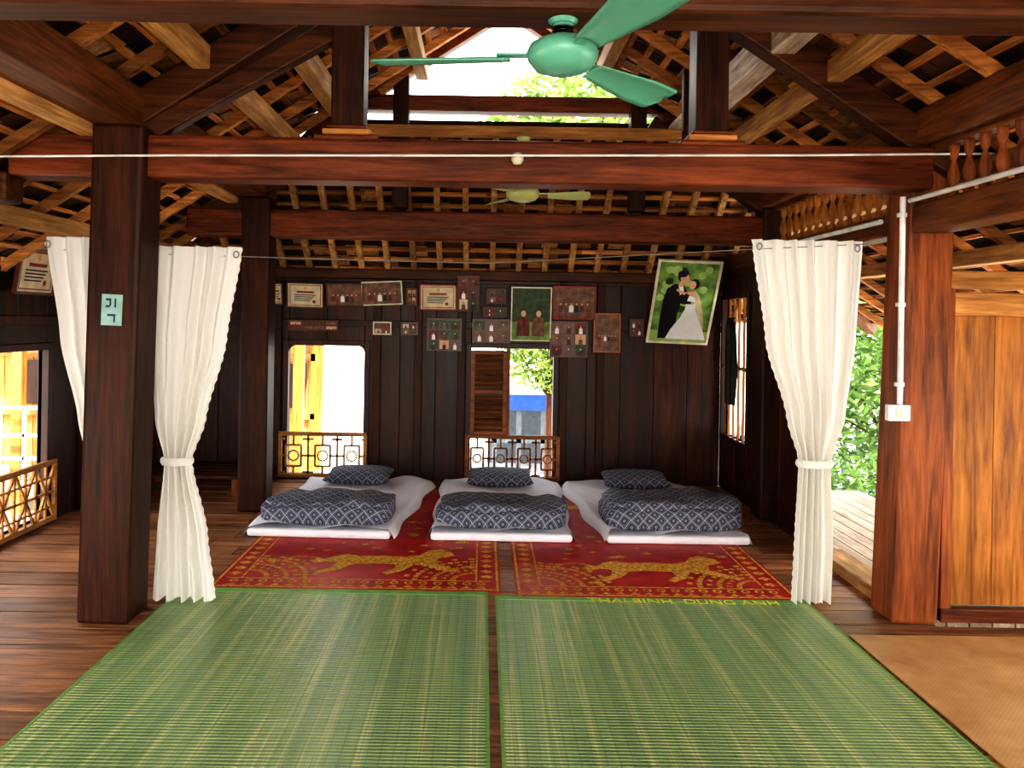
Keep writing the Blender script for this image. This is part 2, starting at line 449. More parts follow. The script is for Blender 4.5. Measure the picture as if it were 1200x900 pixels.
plank_wall('wall_back','x',-3.1,2.2,7.4,.04,0,1.90,[(-1.80,-1.10,.05,1.24),(-.11,.65,.05,1.24)],WALLZ)
plank_wall('wall_left','y',Y0,7.4,-3.12,.04,0,1.80,[(-2,-.5,.4,1.3),(.8,3.0,.05,1.24),(4.25,5.65,.05,1.24)],WALLZ,out=-1)
plank_wall('wall_right','y',5.15,7.4,2.22,.04,0,1.98,[(6.62,7.28,.5,1.72)],WALLZ)
plank_wall('wall_right_front','y',Y0,4.0,3.55,.04,0,1.72,[(-1.5,.5,.2,1.4),(1.2,3.4,.2,1.4)],WALLZ)
mb=MB()
for x in (-1.90,-.98,-.60,-.20,.74,1.08): mb.box(x-.035,x+.035,7.33,7.38,0,1.9,DARKZ)
mb.obj('trim_1',bevel=.006)
MB().box(2.16,2.34,4.25,5.15,-.03,.06,TANY).obj('trim_2',bevel=.01)
MB().box(-3.1,2.2,7.28,7.37,1.86,1.95,DARKX).obj('trim_3',bevel=.01)

def bracket(mb,x,z,sx,y0,y1,m,r=.09):
    pts=[(0,0)]+[(r*(1-math.sin(math.pi/2*i/6)), -r*(1-math.cos(math.pi/2*i/6))) for i in range(7)]
    f=[(x+sx*a,y0,z+b) for a,b in pts]; mb.poly(f,m); mb.poly([(a,y1,b) for a,_,b in f][::-1],m)
    for i in range(len(f)):
        a=f[i];b=f[(i+1)%len(f)]; mb.poly([a,b,(b[0],y1,b[2]),(a[0],y1,a[2])],m)

def lattice(name,w,h,m,loc,rotz=0,style=0):
    mb=MB(); t=.009
    def bar(x0,z0,x1,z1,th=t): mb.beam((x0,0,z0),(x1,0,z1),th*2,th*1.6,m,up=(0,1,0))
    bar(0,h,w,h,.018); bar(0,0.02,w,0.02,.016); bar(.01,0,.01,h,.015); bar(w-.01,0,w-.01,h,.015)
    n=max(2,round(w/.24)); cw=w/n
    for i in range(n):
        a=i*cw; b=a+cw; cx=(a+b)/2; cz=h/2
        if style==0:
            q=cw*.26; s=h*.24
            bar(cx-q,cz-s,cx+q,cz-s);bar(cx-q,cz+s,cx+q,cz+s);bar(cx-q,cz-s,cx-q,cz+s);bar(cx+q,cz-s,cx+q,cz+s)
            bar(a,cz,cx-q,cz);bar(cx+q,cz,b,cz);bar(cx,0,cx,cz-s);bar(cx,cz+s,cx,h)
            bar(a,h*.12,cx-q*1.2,h*.12); bar(cx+q*1.2,h*.12,b,h*.12); bar(a,h*.88,cx-q*1.2,h*.88); bar(cx+q*1.2,h*.88,b,h*.88)
            if i: bar(a,0,a,h)
            r=min(q,s)*.7
            for k in range(8):
                t0=math.pi*2*k/8;t1=math.pi*2*(k+1)/8
                bar(cx+r*math.cos(t0),cz+r*math.sin(t0),cx+r*math.cos(t1),cz+r*math.sin(t1),.007)
        else:
            bar(a,0,a,h); bar(a,h*.5,b,h*.5,.009); bar(a,0,b,h,.010); bar(a,h,b,0,.010); bar(cx,0,cx,h,.009)
            bar(a,h*.75,b,h*.75,.007); bar(a,h*.25,b,h*.25,.007)
    return mb.obj(name,loc=loc,rot=(0,0,rotz),bevel=0)
w1=empty('window_1'); w2=empty('window_2'); w3=empty('window_3'); w4=empty('window_4')
o=lattice('railing',.80,.40,LATT,(-1.86,7.31,.03)); o.parent=w1
o=lattice('railing',.86,.40,BRNX,(-.15,7.31,.03)); o.parent=w2
o=lattice('railing',1.5,.42,LATT,(-3.06,4.22,.02),math.pi/2,1); o.parent=w3
mb=MB(); bracket(mb,-1.80,1.24,1,7.38,7.42,DARKX,.07); bracket(mb,-1.10,1.24,-1,7.38,7.42,DARKX,.07); mb.obj('arch_brackets',w1)
mb=MB(); bracket(mb,.65,1.24,-1,7.38,7.42,DARKX,.07); mb.obj('arch_brackets',w2)
mb=MB(); x0,x1=-.11,.22
mb.box(x0,x0+.035,7.33,7.36,.44,1.22,BRNX);mb.box(x1-.035,x1,7.33,7.36,.44,1.22,BRNX)
for z in (.44,.82,1.185): mb.box(x0+.035,x1-.035,7.33,7.36,z,z+.035,BRNX)
z=.50
while z<1.18:
    if abs(z-.84)>.03: mb.beam((x0+.035,7.35,z),(x1-.035,7.35,z),.042,.009,BRNX,up=(0,.55,.83))
    z+=.045
mb.box(x0+.03,x1-.03,7.366,7.372,.45,1.2,DARKX)
mb.obj('shutter',w2)
MB().box(.22,.25,7.36,7.39,.44,1.24,REDZ).obj('mullion',w2)
mb=MB()
for i in range(1,5): mb.box(2.20,2.22,6.62+i*.132-.008,6.62+i*.132+.008,.5,1.72,TANZ)
mb.box(2.195,2.215,6.62,7.28,1.1,1.13,TANY)
mb.obj('bars',w4)

# ---- right hand beam with turned balusters
mb=MB()
mb.box(2.14,2.32,Y0,4.0,1.97,2.11,DARKY); mb.box(2.16,2.30,4.24,7.35,1.98,2.10,DARKY)
mb.obj('side_beam',bevel=.012)
sp=empty('baluster_rail')
mb=MB(); prof=[(.012,0),(.024,.0),(.024,.03),(.012,.045),(.024,.08),(.028,.11),(.018,.15),(.010,.18),(.02,.20),(.024,.24),(.024,.26),(.012,.26)]
y=.8
while y<6.0:
    if not 3.9<y<4.3: mb.lathe((2.23,y,2.115),prof,REDZ if y<4 else TANZ,10)
    y+=.12
mb.obj('spindles',sp,smooth=True)
MB().box(2.2,2.27,.7,3.98,2.37,2.40,DARKY).box(2.2,2.27,4.26,6.05,2.37,2.40,DARKY).obj('top_rail',sp)

# ---- right panel wall / door
d=empty('door_1')
mb=MB()
xs=[2.40,2.62,2.92,3.2,3.5]
for i in range(4): mb.box(xs[i]+.001,xs[i+1]-.001,4.08,4.11,.08,1.56,TANZ)
mb.box(2.40,3.5,4.105,4.12,.08,1.56,TANZ)
mb.obj('leaf_boards',d,bevel=.003)
mb=MB()
mb.box(2.345,2.40,4.05,4.14,0,1.72,REDZ); mb.box(3.5,3.57,4.05,4.14,0,1.72,REDZ)
mb.box(2.40,3.5,4.06,4.13,1.56,1.68,TANX); mb.box(2.345,3.57,4.04,4.15,1.70,1.79,TANX); mb.box(2.345,3.57,4.04,4.15,0.0,.07,REDX)
mb.obj('frame',d,bevel=.006)

# ---------------------------------------------------------------- mats
def flatbox(name,x0,x1,y0,y1,z0,z1,m,rot=0):
    cx,cy=(x0+x1)/2,(y0+y1)/2
    mb=MB(); mb.box(x0-cx,x1-cx,y0-cy,y1-cy,0,z1-z0,m); return mb,cx,cy
GEDGE=plain('green_mat_binding',(128,184,98),.6)
for i,(x0,x1,y0,y1) in enumerate(((-1.63,.045,2.0,4.37),(.085,1.77,2.0,4.31))):
    mb,cx,cy=flatbox('',x0,x1,y0,y1,0,.006,GREEN)
    hx,hy=(x1-x0)/2,(y1-y0)/2
    mb.box(-hx,hx,hy-.05,hy,.006,.008,GEDGE); mb.box(-hx,hx,-hy,-hy+.035,.006,.008,GEDGE)
    mb.box(-hx,-hx+.012,-hy,hy,.006,.0075,GEDGE); mb.box(hx-.012,hx,-hy,hy,.006,.0075,GEDGE)
    o=mb.obj('green_reed_mat',loc=(cx,cy,.001))
    if i==1:
        c=bpy.data.curves.new('label_text','FONT'); c.body='THAI BINH  DUNG ANH'; c.size=.095; c.extrude=.0005
        t=bpy.data.objects.new('label_text',c); S.collection.objects.link(t); t.parent=o; t.location=(-.35,hy-.075,.0085)
        c.materials.append(plain('label_yellow',(240,230,80),.7))
mb,cx,cy=flatbox('',1.80,3.45,1.6,3.86,0,.006,TANM); mb.obj('rattan_mat',loc=(cx,cy,.001),rot=(0,0,.01))

def tri_poly(mb,pts,m):
    from mathutils.geometry import tessellate_polygon
    b=len(mb.v); mb.v+=[tuple(p) for p in pts]
    for t in tessellate_polygon([[Vector(p) for p in pts]]): mb.f.append([b+i for i in t]); mb.m.append(mb.mi(m))
lion=[(0,.30),(.05,.38),(.10,.34),(.16,.42),(.24,.46),(.34,.42),(.5,.44),(.64,.42),(.74,.46),(.80,.56),(.88,.60),(.96,.54),(.99,.46),(.93,.42),(.88,.40),(.86,.30),(.95,.22),(1.04,.16),(1.0,.12),(.90,.17),(.80,.24),(.72,.26),(.66,.14),(.56,.06),(.53,.10),(.60,.18),(.60,.26),(.45,.27),(.32,.26),(.24,.14),(.12,.06),(.08,.10),(.18,.18),(.20,.28),(.12,.30),(.06,.26)]
for (x0,x1,y0,y1) in ((-1.50,.12,4.38,7.0),(.20,1.75,4.32,7.0)):
    mb,cx,cy=flatbox('',x0,x1,y0,y1,0,.005,REDM); hx,hy=(x1-x0)/2,(y1-y0)/2
    Z=.0062
    def rect(a,b,c,e,m=GOLD): mb.poly([(a,c,Z),(b,c,Z),(b,e,Z),(a,e,Z)],m)
    for sy in (-1,1):
        rect(-hx+.01,hx-.01,sy*(hy-.03)-.010,sy*(hy-.03)+.010)
        rect(-hx+.06,hx-.06,sy*(hy-.17)-.007,sy*(hy-.17)+.007)
        k=18
        for i in range(k):
            xa=-hx+.07+i*(2*hx-.14)/k; w=(2*hx-.14)/k
            yb=sy*(hy-.05)
            mb.poly([(xa+.01,yb,Z),(xa+w-.01,yb,Z),(xa+w/2,sy*(hy-.085),Z)],GOLD)
            for q in range(8):
                t0=q/8*math.pi*2;t1=(q+1)/8*math.pi*2;cc=(xa+w/2,sy*(hy-.125))
                mb.poly([(cc[0]+.014*math.cos(t0),cc[1]+.014*math.sin(t0),Z),(cc[0]+.014*math.cos(t1),cc[1]+.014*math.sin(t1),Z),(cc[0]+.027*math.cos(t1),cc[1]+.027*math.sin(t1),Z),(cc[0]+.027*math.cos(t0),cc[1]+.027*math.sin(t0),Z)],GOLD)
    for sx in (-1,1):
        rect(sx*(hx-.02)-.007,sx*(hx-.02)+.007,-hy,hy); rect(sx*(hx-.14)-.005,sx*(hx-.14)+.005,-hy+.17,hy-.17)
        for i in range(22):
            yy=-hy+.25+i*(2*hy-.5)/21
            mb.poly([(sx*(hx-.04),yy,Z),(sx*(hx-.08),yy+.035,Z),(sx*(hx-.12),yy,Z),(sx*(hx-.08),yy-.035,Z)],GOLD)
    for sx in (-1,1):
        for r in range(6):
            R=.12+.055*r
            for q in range(12):
                t0=q/12*math.pi/2;t1=(q+.75)/12*math.pi/2
                c0=(sx*(hx-.14),-hy+.18)
                f=lambda rr,t:(c0[0]-sx*rr*math.cos(t),c0[1]+rr*math.sin(t),Z+.0002)
                if r%2==0 or q%2: mb.poly([f(R,t0),f(R,t1),f(R+.026,t1),f(R+.034,(t0+t1)/2),f(R+.026,t0)],GOLD)
    for (ox,oy,s,fl) in ((-.36,-hy+.20,.90,1),(.35,-.1,.6,-1),(-.5,.5,.6,1)):
        tri_poly(mb,[(ox+(a if fl>0 else 1-a)*s,oy+b*s*1.1,Z+.0004) for a,b in lion],GOLD)
        for q in range(22):
            t=q*.32; r0=.13*s*(1-q/26); f=lambda rr,tt:(ox+(-.06 if fl>0 else 1.06)*s+rr*math.cos(tt)*1.3,oy+.34*s+rr*math.sin(tt),Z+.0005)
            mb.poly([f(r0,t),f(r0-.016,t),f(r0*.96-.016,t+.3),f(r0*.96,t+.3)],GOLD)
    # vine scrolls between border and field
    for k in range(70):
        ox=random.uniform(-hx+.18,hx-.18);oy=random.uniform(-hy+.2,hy-.2);r=random.uniform(.012,.04);n=7
        if -hy+.24<oy<-hy+.72 and -.42<ox<.58: continue
        tri_poly(mb,[(ox+r*(1 if q%2 else .45)*math.cos(q*math.pi/n)*1.4,oy+r*(1 if q%2 else .45)*math.sin(q*math.pi/n),Z+.0003) for q in range(2*n)],GOLD)
    mb.obj('red_woven_mat',loc=(cx,cy,.001))

# ---------------------------------------------------------------- beds
def sq(v,e): return math.copysign(abs(v)**e,v)
def superbox(mb,cx,cy,cz,a,b,c,e,m,nz=18,nn=64,wob=.0,seed=0):
    r=random.Random(seed); ph=[r.uniform(0,6) for _ in range(6)]
    def fn(u,v):
        th=-math.pi+2*math.pi*u; p=-math.pi/2+math.pi*v
        x=sq(math.cos(p),e)*sq(math.cos(th),e); y=sq(math.cos(p),e)*sq(math.sin(th),e); z=sq(math.sin(p),e)
        X,Y,Zz=a*x,b*y,c*z
        w=wob*(math.sin(9*X+ph[0]+4*Y)+.7*math.sin(17*Y+ph[1]-6*X)+.6*math.sin(23*X+ph[2]+11*Zz)+.5*math.sin(31*X-9*Y+ph[3]))
        k=1 if z>-.2 else 0.2
        return (cx+X+w*.5*x*k,cy+Y+w*.6*y*k,cz+Zz+w*z*k)
    mb.grid(fn,nn,nz,m)
def bed(x,y0,y1,w,rot,bw,bl,bh,seed,boff=0,ext=(0,0)):
    e=empty('floor_bed',((x),(y0+y1)/2,.007)); e.rotation_euler=(0,0,rot)
    L=y1-y0
    mb=MB(); mb.box(-w/2,w/2,-L/2,L/2,0,.055,SHEET)
    o=mb.obj('mattress',e,bevel=.02); 
    def fn(u,v):
        s=u*2-1; t=v*2-1
        ex=w/2+.012+.018*math.sin(v*13+seed)+(ext[1] if s>0 else ext[0])*v; X=s*ex; Y=t*(L/2-.012)
        Zz=.078+.014*math.sin(X*11+seed+Y*3)+.010*math.sin(Y*9+X*14+seed)
        Zz=max(Zz,.062)
        if abs(s)>.92: Zz-=(Zz-.004)*((abs(s)-.92)/.08)**1.5
        return (X,Y,Zz)
    mb=MB(); mb.grid(fn,60,60,SHEET); mb.obj('cover_sheet',e,smooth=True)
    mb=MB(); superbox(mb,boff,-L/2+bl/2+.03,.070+bh*.40,bw/2,bl/2,bh*.44,.42,QUILT,24,90,.010,seed)
    superbox(mb,boff+.01,-L/2+bl/2+.05,.070+bh*.72,bw/2-.012,bl/2-.025,bh*.28,.42,QUILT,24,90,.014,seed+3)
    mb.obj('folded_quilt',e,smooth=True)
    def pf(sgn):
        def f(u,v):
            s=u*2-1;t=v*2-1
            th=.065*((1-abs(s)**3.5)*(1-abs(t)**3))**.5
            return (s*.27*(1+.06*abs(t)**3),t*.17*(1+.08*abs(s)**3),sgn*th+(.0 if sgn>0 else 0))
        return f
    mb=MB(); mb.grid(pf(1),24,18,QUILT); mb.grid(pf(-1),24,18,QUILT)
    mb.obj('pillow',e,smooth=True,loc=(0,L/2-.24,.145),rot=(.10,0,.03*(seed%3-1)))
    return e
bed(-1.07,5.38,7.1,.98,-.035,.91,.50,.165,1,.02,(0,.12))
bed(.15,5.36,7.1,.96,-.01,.90,.48,.155,2,0,(.02,.05))
bed(1.33,5.36,7.1,.97,.01,.97,.56,.195,3,.0,(.12,0))

# ---------------------------------------------------------------- curtains
def curtain(name,y,prof,folds,seed,amp=.028,ruffle=0,ph0=0):
    prof=sorted(prof,reverse=True); zt,zb=prof[0][0],prof[-1][0]
    def ev(z):
        for k in range(len(prof)-1):
            a,b=prof[k],prof[k+1]
            if a[0]>=z>=b[0]:
                t=(a[0]-z)/(a[0]-b[0]); m=t*t*(3-2*t); t=.5*t+.5*m
                return a[1]+(b[1]-a[1])*t,a[2]+(b[2]-a[2])*t
        return prof[-1][1:]
    w0=prof[0][2]-prof[0][1]
    def fn(u,v):
        z=zt+(zb-zt)*v; xl,xr=ev(z)
        w=xr-xl; sq_=min(1.5,(w0/max(w,.05))**.5)
        uu=u+.03*math.sin(2*math.pi*u*1.3+seed)*math.sin(math.pi*u)
        X=xl+w*u
        if ruffle: 
            e=max(0,(u-.95)/.05) if ruffle>0 else max(0,(.05-u)/.05)
            X+=ruffle*.0032*e*math.sin(z*120)
        f=math.sin(2*math.pi*folds*uu+seed+.25*math.sin(2*v))
        f2=math.sin(2*math.pi*folds*1.7*uu+2*seed+.5*v)
        Y=y+amp*sq_*(f*.75+.35*f2)
        zz=z+(.008*math.sin(2*math.pi*folds*u+1) if v>.98 else 0)
        return (X,Y,max(zz,.012))
    e=empty(name)
    MB().grid(fn,190,130,CLOTH).obj('fabric',e,smooth=True)
    mb=MB()
    for fx in (.05,.95):
        c=Vector(fn(fx,.0)); cc=Vector((c.x,c.y-.008,zt-.04)); 
        for q in range(12):
            t0=q/12*2*math.pi;t1=(q+1)/12*2*math.pi
            mb.cyl((cc.x+.014*math.cos(t0),cc.y,cc.z+.017*math.sin(t0)),(cc.x+.014*math.cos(t1),cc.y,cc.z+.017*math.sin(t1)),.004,.004,STEEL,6)
    mb.obj('grommets',e)
    k=min(prof,key=lambda p:p[2]-p[1]); cx=(k[1]+k[2])/2; r=(k[2]-k[1])/2+.008
    mb=MB(); mb.lathe((cx,y,k[0]-.02),[(r,0),(r+.008,.012),(r+.008,.028),(r,.04)],CLOTH,28,1,max(.4,.055/r)); mb.obj('tie_band',e,smooth=True)
    return e
curtain('curtain',4.16,[(1.86,-1.76,-1.27),(1.37,-1.765,-1.345),(.95,-1.72,-1.45),(.74,-1.66,-1.52),(.35,-1.70,-1.43),(.015,-1.72,-1.385)],5,1,.034,1)
curtain('curtain',4.17,[(1.90,-2.30,-1.95),(1.37,-2.22,-1.95),(.95,-2.12,-1.93),(.74,-2.07,-1.93),(.35,-2.06,-1.93),(.015,-2.06,-1.93)],4,2.2,.018)
curtain('curtain',4.27,[(1.955,1.43,2.03),(1.41,1.51,2.0),(1.0,1.63,1.95),(.76,1.70,1.87),(.33,1.68,1.895),(.015,1.67,1.89)],6,3.1,.036,-1)
mb=MB()
pts=[(-3.02,4.19,1.86),(-1.8,4.19,1.82),(0,4.22,1.80),(1.4,4.27,1.90),(2.06,4.27,1.94)]
for a,b in zip(pts[:-1],pts[1:]): mb.cyl(a,b,.003,.003,STEEL,6)
mb.obj('curtain_wire')
mb=MB()
pts=[(-2.95,3.8,2.23),(-1.5,3.8,2.262),(0,3.8,2.285),(1.5,3.8,2.31),(2.5,3.8,2.335)]
for a,b in zip(pts[:-1],pts[1:]): mb.cyl(a,b,.0055,.0055,WHITEP,8)
mb.obj('overhead_cable')
MB().lathe((.15,3.86,2.285),[(0,-.03),(.02,-.026),(.03,-.01),(.03,.01),(.018,.026),(0,.03)],CREAM,16).obj('cable_insulator',smooth=True)
mb=MB(); mb.cyl((2.09,3.99,2.15),(2.09,3.99,1.06),.014,.014,WHITEP,12); 
for z in (2.05,1.6,1.2): mb.box(2.07,2.11,3.985,4.01,z,z+.02,WHITEP)
mb.obj('conduit_pipe')
MB().box(2.02,2.13,3.96,4.0,1.03,1.11,WHITEP).box(2.055,2.095,3.953,3.96,1.05,1.09,CREAM).obj('switch_box',bevel=.006)
mb=MB(); mb.cyl((2.12,1.4,2.13),(2.12,3.98,2.13),.012,.012,WHITEP,10).cyl((2.12,4.27,2.06),(2.12,6.07,2.06),.014,.014,WHITEP,10); mb.obj('curtain_pole')
PAPER=plain('pale_blue_paper',(150,185,180),.8); INK=plain('ink',(40,60,80),.8)
mb=MB(); mb.box(-.05,.05,-.002,0,-.075,.075,PAPER)
for (a,b,c,d_) in ((-.03,-.01,.045,.055),(-.012,-.004,.02,.055),(-.03,-.01,.012,.022),(.012,.02,.012,.055),(-.02,.02,-.03,-.02),(.01,.018,-.06,-.03)): mb.box(a,b,-.003,-.002,c,d_,INK)
mb.obj('paper_tag',loc=(-1.79,3.832,1.52),rot=(0,.03,0))

# ---------------------------------------------------------------- ceiling fans
def fan(loc,angles,R,mt,rod,name='ceiling_fan'):
    e=empty(name,loc)
    mb=MB(); mb.lathe((0,0,0),[(0,-.06),(.05,-.058),(.085,-.045),(.105,-.02),(.11,.0),(.10,.022),(.07,.04),(.03,.05),(0,.05)],mt,28); mb.obj('motor_housing',e,smooth=True)
    mb=MB(); 
    z=.05
    while z<.10: mb.lathe((0,0,z),[(.022,0),(.034,.004),(.022,.008)],CHROME,16); z+=.011
    mb.cyl((0,0,.04),(0,0,rod),.010,.010,CHROME,10); mb.lathe((0,0,rod-.03),[(.015,0),(.045,.02),(.045,.03)],mt,16); mb.obj('down_rod',e,smooth=True)
    for k,a in enumerate(angles):
        mb=MB(); a=math.radians(a)
        def fn(u,v):
            r=.16+(R-.16)*u; hw=(.040+.032*min(1,u*1.6))*(1 if u<.93 else math.sqrt(max(0.02,1-((u-.93)/.07)**2)))
            t=(v*2-1)*hw; zz=-t*.22-.006-.01*(v*2-1)**2
            return (r*math.cos(a)-t*math.sin(a),r*math.sin(a)+t*math.cos(a),zz)
        mb.grid(fn,26,8,mt)
        o=mb.obj('blade_%d'%(k+1),e,smooth=True); sm=o.modifiers.new('s','SOLIDIFY'); sm.thickness=.004
        mb=MB(); mb.beam((.09*math.cos(a),.09*math.sin(a),-.005),(.2*math.cos(a),.2*math.sin(a),-.002),.035,.006,mt); mb.obj('blade_arm_%d'%(k+1),e)
    return e
TEAL=plain('teal_enamel',(104,176,150),.3,noise=.04); PALEG=plain('pale_green_enamel',(180,184,120),.35,noise=.04)
fan((.225,2.41,2.31),(47,174,-70),.59,TEAL,.105)
fan((.24,5.18,2.33),(-4,116,236),.44,PALEG,.36)

# ---------------------------------------------------------------- pictures
SKIN=plain('print_skin',(222,172,138),.6,noise=.03); BLK=plain('print_black',(20,18,22),.5); WHT=plain('print_white',(240,240,238),.5,noise=.03)
GRN=plain('print_green',(128,164,84),.5,noise=.35,nscale=9); REDF=plain('red_frame',(150,30,24),.4); BRN=plain('brown_frame',(92,50,26),.4); CERT=plain('certificate_paper',(220,204,168),.6)
LIME=plain('print_lime',(176,202,120),.5,noise=.1)
BLU=plain('print_blue',(80,100,130),.5,noise=.3); DKR=plain('print_darkred',(120,50,40),.6,noise=.35,nscale=20); ORG=plain('orange_frame',(190,110,60),.5); DKG=plain('print_darkgreen',(54,80,40),.5,noise=.4,nscale=20)
PHOTO_BR=plain('print_brown',(130,90,64),.5,noise=.35,nscale=18)
def ell(mb,cx,cz,a,b,y,m,n=18): mb.poly([(cx+a*math.cos(t*2*math.pi/n),y,cz+b*math.sin(t*2*math.pi/n)) for t in range(n)],m)
def person(mb,cx,cz,s,y,top,hair=BLK):
    tri_poly(mb,[(cx-s*.5,y,cz-s*1.2),(cx-s*.45,y,cz+s*.1),(cx-s*.15,y,cz+s*.3),(cx+s*.15,y,cz+s*.3),(cx+s*.45,y,cz+s*.1),(cx+s*.5,y,cz-s*1.2)],top)
    ell(mb,cx,cz+s*.62,s*.26,s*.32,y-.0006,hair); ell(mb,cx,cz+s*.54,s*.2,s*.25,y-.0012,SKIN)
def picture(name,cx,cz,w,h,kind,fr,y=7.26,tilt=0,lean=-.12,rotz=0,x=None,t=.018):
    mb=MB(); a,b=w/2,h/2
    mb.box(-a,a,.0,.012,-b,b,fr)
    mb.box(-a,a,-.012,0,b-t,b,fr);mb.box(-a,a,-.012,0,-b,-b+t,fr);mb.box(-a,-a+t,-.012,0,-b+t,b-t,fr);mb.box(a-t,a,-.012,0,-b+t,b-t,fr)
    a-=t;b-=t; Y=-.002
    def r(x0,x1,z0,z1,m,yy=Y): mb.poly([(x0,yy,z0),(x1,yy,z0),(x1,yy,z1),(x0,yy,z1)],m)
    if kind=='cert':
        r(-a,a,-b,b,CERT); r(-a*.9,a*.9,b*.84,b*.9,REDF,Y-.001);r(-a*.9,a*.9,-b*.9,-b*.84,REDF,Y-.001)
        r(-a*.9,-a*.86,-b*.84,b*.84,REDF,Y-.001);r(a*.86,a*.9,-b*.84,b*.84,REDF,Y-.001)
        ell(mb,0,b*.62,b*.13,b*.13,Y-.0015,GOLD); r(-a*.5,a*.5,b*.2,b*.36,REDF,Y-.001)
        for k in range(4): r(-a*.65,a*(.6-.1*k),-b*(.02+.16*k),-b*(.0+.16*k)+b*.05,INK,Y-.001)
        ell(mb,a*.5,-b*.55,b*.14,b*.14,Y-.0015,REDF)
    elif kind in('couple','group','green','red','crowd'):
        bg={'couple':GRN,'group':BLU,'green':DKG,'red':REDF,'crowd':PHOTO_BR}[kind]; r(-a,a,-b,b,bg)
        if kind in('green','crowd'): r(-a,a,-b,-b*.3,PHOTO_BR if kind=='crowd' else GRN,Y-.0005)
        n={'couple':2,'group':5,'green':2,'red':4,'crowd':6}[kind]
        for k in range(n):
            px=-a*.8+a*1.6*(k+.5)/n; person(mb,px,-b*.25,min(b*.6,a*1.4/n),Y-.002-.0001*k,[WHT,BLK,DKR,PHOTO_BR][(k+n)%4])
    elif kind=='collage':
        r(-a,a,-b,b,BRN); nx=max(2,round(a/.05)); nz=max(2,round(b/.05))
        for i in range(nx):
            for j in range(nz):
                x0=-a+2*a*i/nx+.006;x1=-a+2*a*(i+1)/nx-.006;z0=-b+2*b*j/nz+.006;z1=-b+2*b*(j+1)/nz-.006
                r(x0,x1,z0,z1,random.choice([DKR,PHOTO_BR,DKG,CERT,SKIN,BRN,PHOTO_BR,DKR]),Y-.001)
                person(mb,(x0+x1)/2,(z0*.6+z1*.4),(z1-z0)*.4,Y-.002,random.choice([BLK,WHT,BRN,DKR]))
    elif kind=='wedding':
        r(-a,a,-b,b,GRN)
        rr=random.Random(4)
        for k in range(26):
            ell(mb,rr.uniform(-a*.85,a*.85),rr.uniform(-b*.2,b*.88),.035,.035,Y-.0004-.00002*k,rr.choice([DKG,GRN,LIME,LIME]))
        r(-a,a,-b,-b*.72,LIME,Y-.0010)
        q=1.22
        def T(pts,d,m): tri_poly(mb,[(p*q*.95-.01,Y-d,z*q) for p,z in pts],m)
        def E(cx_,cz_,ra,rb,d,m): ell(mb,cx_*q*.95-.01,cz_*q,ra*q,rb*q,Y-d,m)
        T(((-.15,-.30),(-.155,-.12),(-.15,.02),(-.135,.11),(-.085,.15),(-.03,.15),(.01,.11),(.05,.05),(.04,.0),(-.01,.02),(-.025,-.08),(-.03,-.30)),.0015,BLK)
        T(((-.055,.155),(-.02,.155),(-.005,.09),(-.03,.06)),.0018,WHT)
        T(((-.055,.13),(-.02,.13),(-.012,.19),(-.045,.19)),.0019,SKIN)
        E(-.024,.215,.042,.046,.0022,BLK); E(-.014,.200,.032,.038,.0026,SKIN); E(-.034,.232,.036,.026,.0028,BLK)
        T(((.075,.11),(.12,.06),(.17,-.08),(.20,-.26),(.13,-.2),(.09,0)),.0028,CERT)
        T(((.04,.06),(.085,.055),(.10,.00),(.105,-.05),(.15,-.14),(.20,-.24),(.225,-.300),(-.09,-.300),(-.06,-.22),(.0,-.12),(.025,-.05),(.03,.01)),.0030,WHT)
        T(((.04,.095),(.08,.10),(.10,.055),(.085,.05),(.05,.06),(.0,.09),(-.06,.115),(-.065,.10),(.0,.065)),.0034,SKIN)
        E(.068,.155,.036,.042,.0036,BLK); E(.052,.148,.026,.034,.0040,SKIN)
        T(((-.08,.055),(.0,.02),(.07,.015),(.072,-.005),(.0,-.008),(-.09,.03)),.0042,BLK); E(.078,.004,.014,.010,.0044,SKIN)
    return mb.obj(name,loc=((cx if x is None else x),y,cz),rot=(lean,tilt,rotz))
pics=[
 (-1.89,1.71,.11,.20,'cert',BRN,0),(-1.63,1.70,.34,.235,'cert',BRN,.02),(-1.27,1.71,.34,.21,'crowd',BRN,0),(-.93,1.73,.37,.22,'crowd',CREAM,-.05),
 (-.42,1.70,.34,.24,'cert',REDF,0),(-.145,1.74,.20,.33,'collage',BRN,0),(.43,1.56,.37,.50,'green',CREAM,0),(.82,1.67,.39,.31,'crowd',REDF,0),
 (-.36,1.36,.32,.30,'collage',BRN,0),(.07,1.40,.35,.22,'collage',BRN,0),(.78,1.335,.35,.33,'collage',BRN,0),(1.13,1.40,.25,.36,'crowd',ORG,0),
 (-.93,1.41,.17,.12,'collage',CREAM,0),(-1.56,1.425,.46,.10,'collage',BRN,0),(.11,1.72,.18,.14,'collage',BRN,0),(-.68,1.41,.16,.12,'collage',BRN,0),
 (.10,1.575,.22,.10,'collage',BRN,0),(-.66,1.70,.10,.16,'collage',BRN,0),(1.40,1.45,.13,.16,'collage',BRN,0)]
for (cx,cz,w,h,kd,fr,ti) in pics:
    picture('framed_certificate' if kd=='cert' else ('photo_collage' if kd=='collage' else 'framed_photo'),cx,cz,w,h,kd,fr,7.30-(.0 if cz<1.5 else .04),ti,(.18 if cz>1.5 else .02),t=.012)
picture('wedding_portrait',1.77,1.68,.56,.83,'wedding',CREAM,7.07,.03,.50,t=.022)
picture('framed_certificate',0,1.78,.46,.32,'cert',BRN,5.34,0,.15,math.pi/2,x=-3.0)
picture('framed_certificate',0,1.75,.26,.28,'cert',ORG,5.80,0,.15,math.pi/2,x=-3.0)

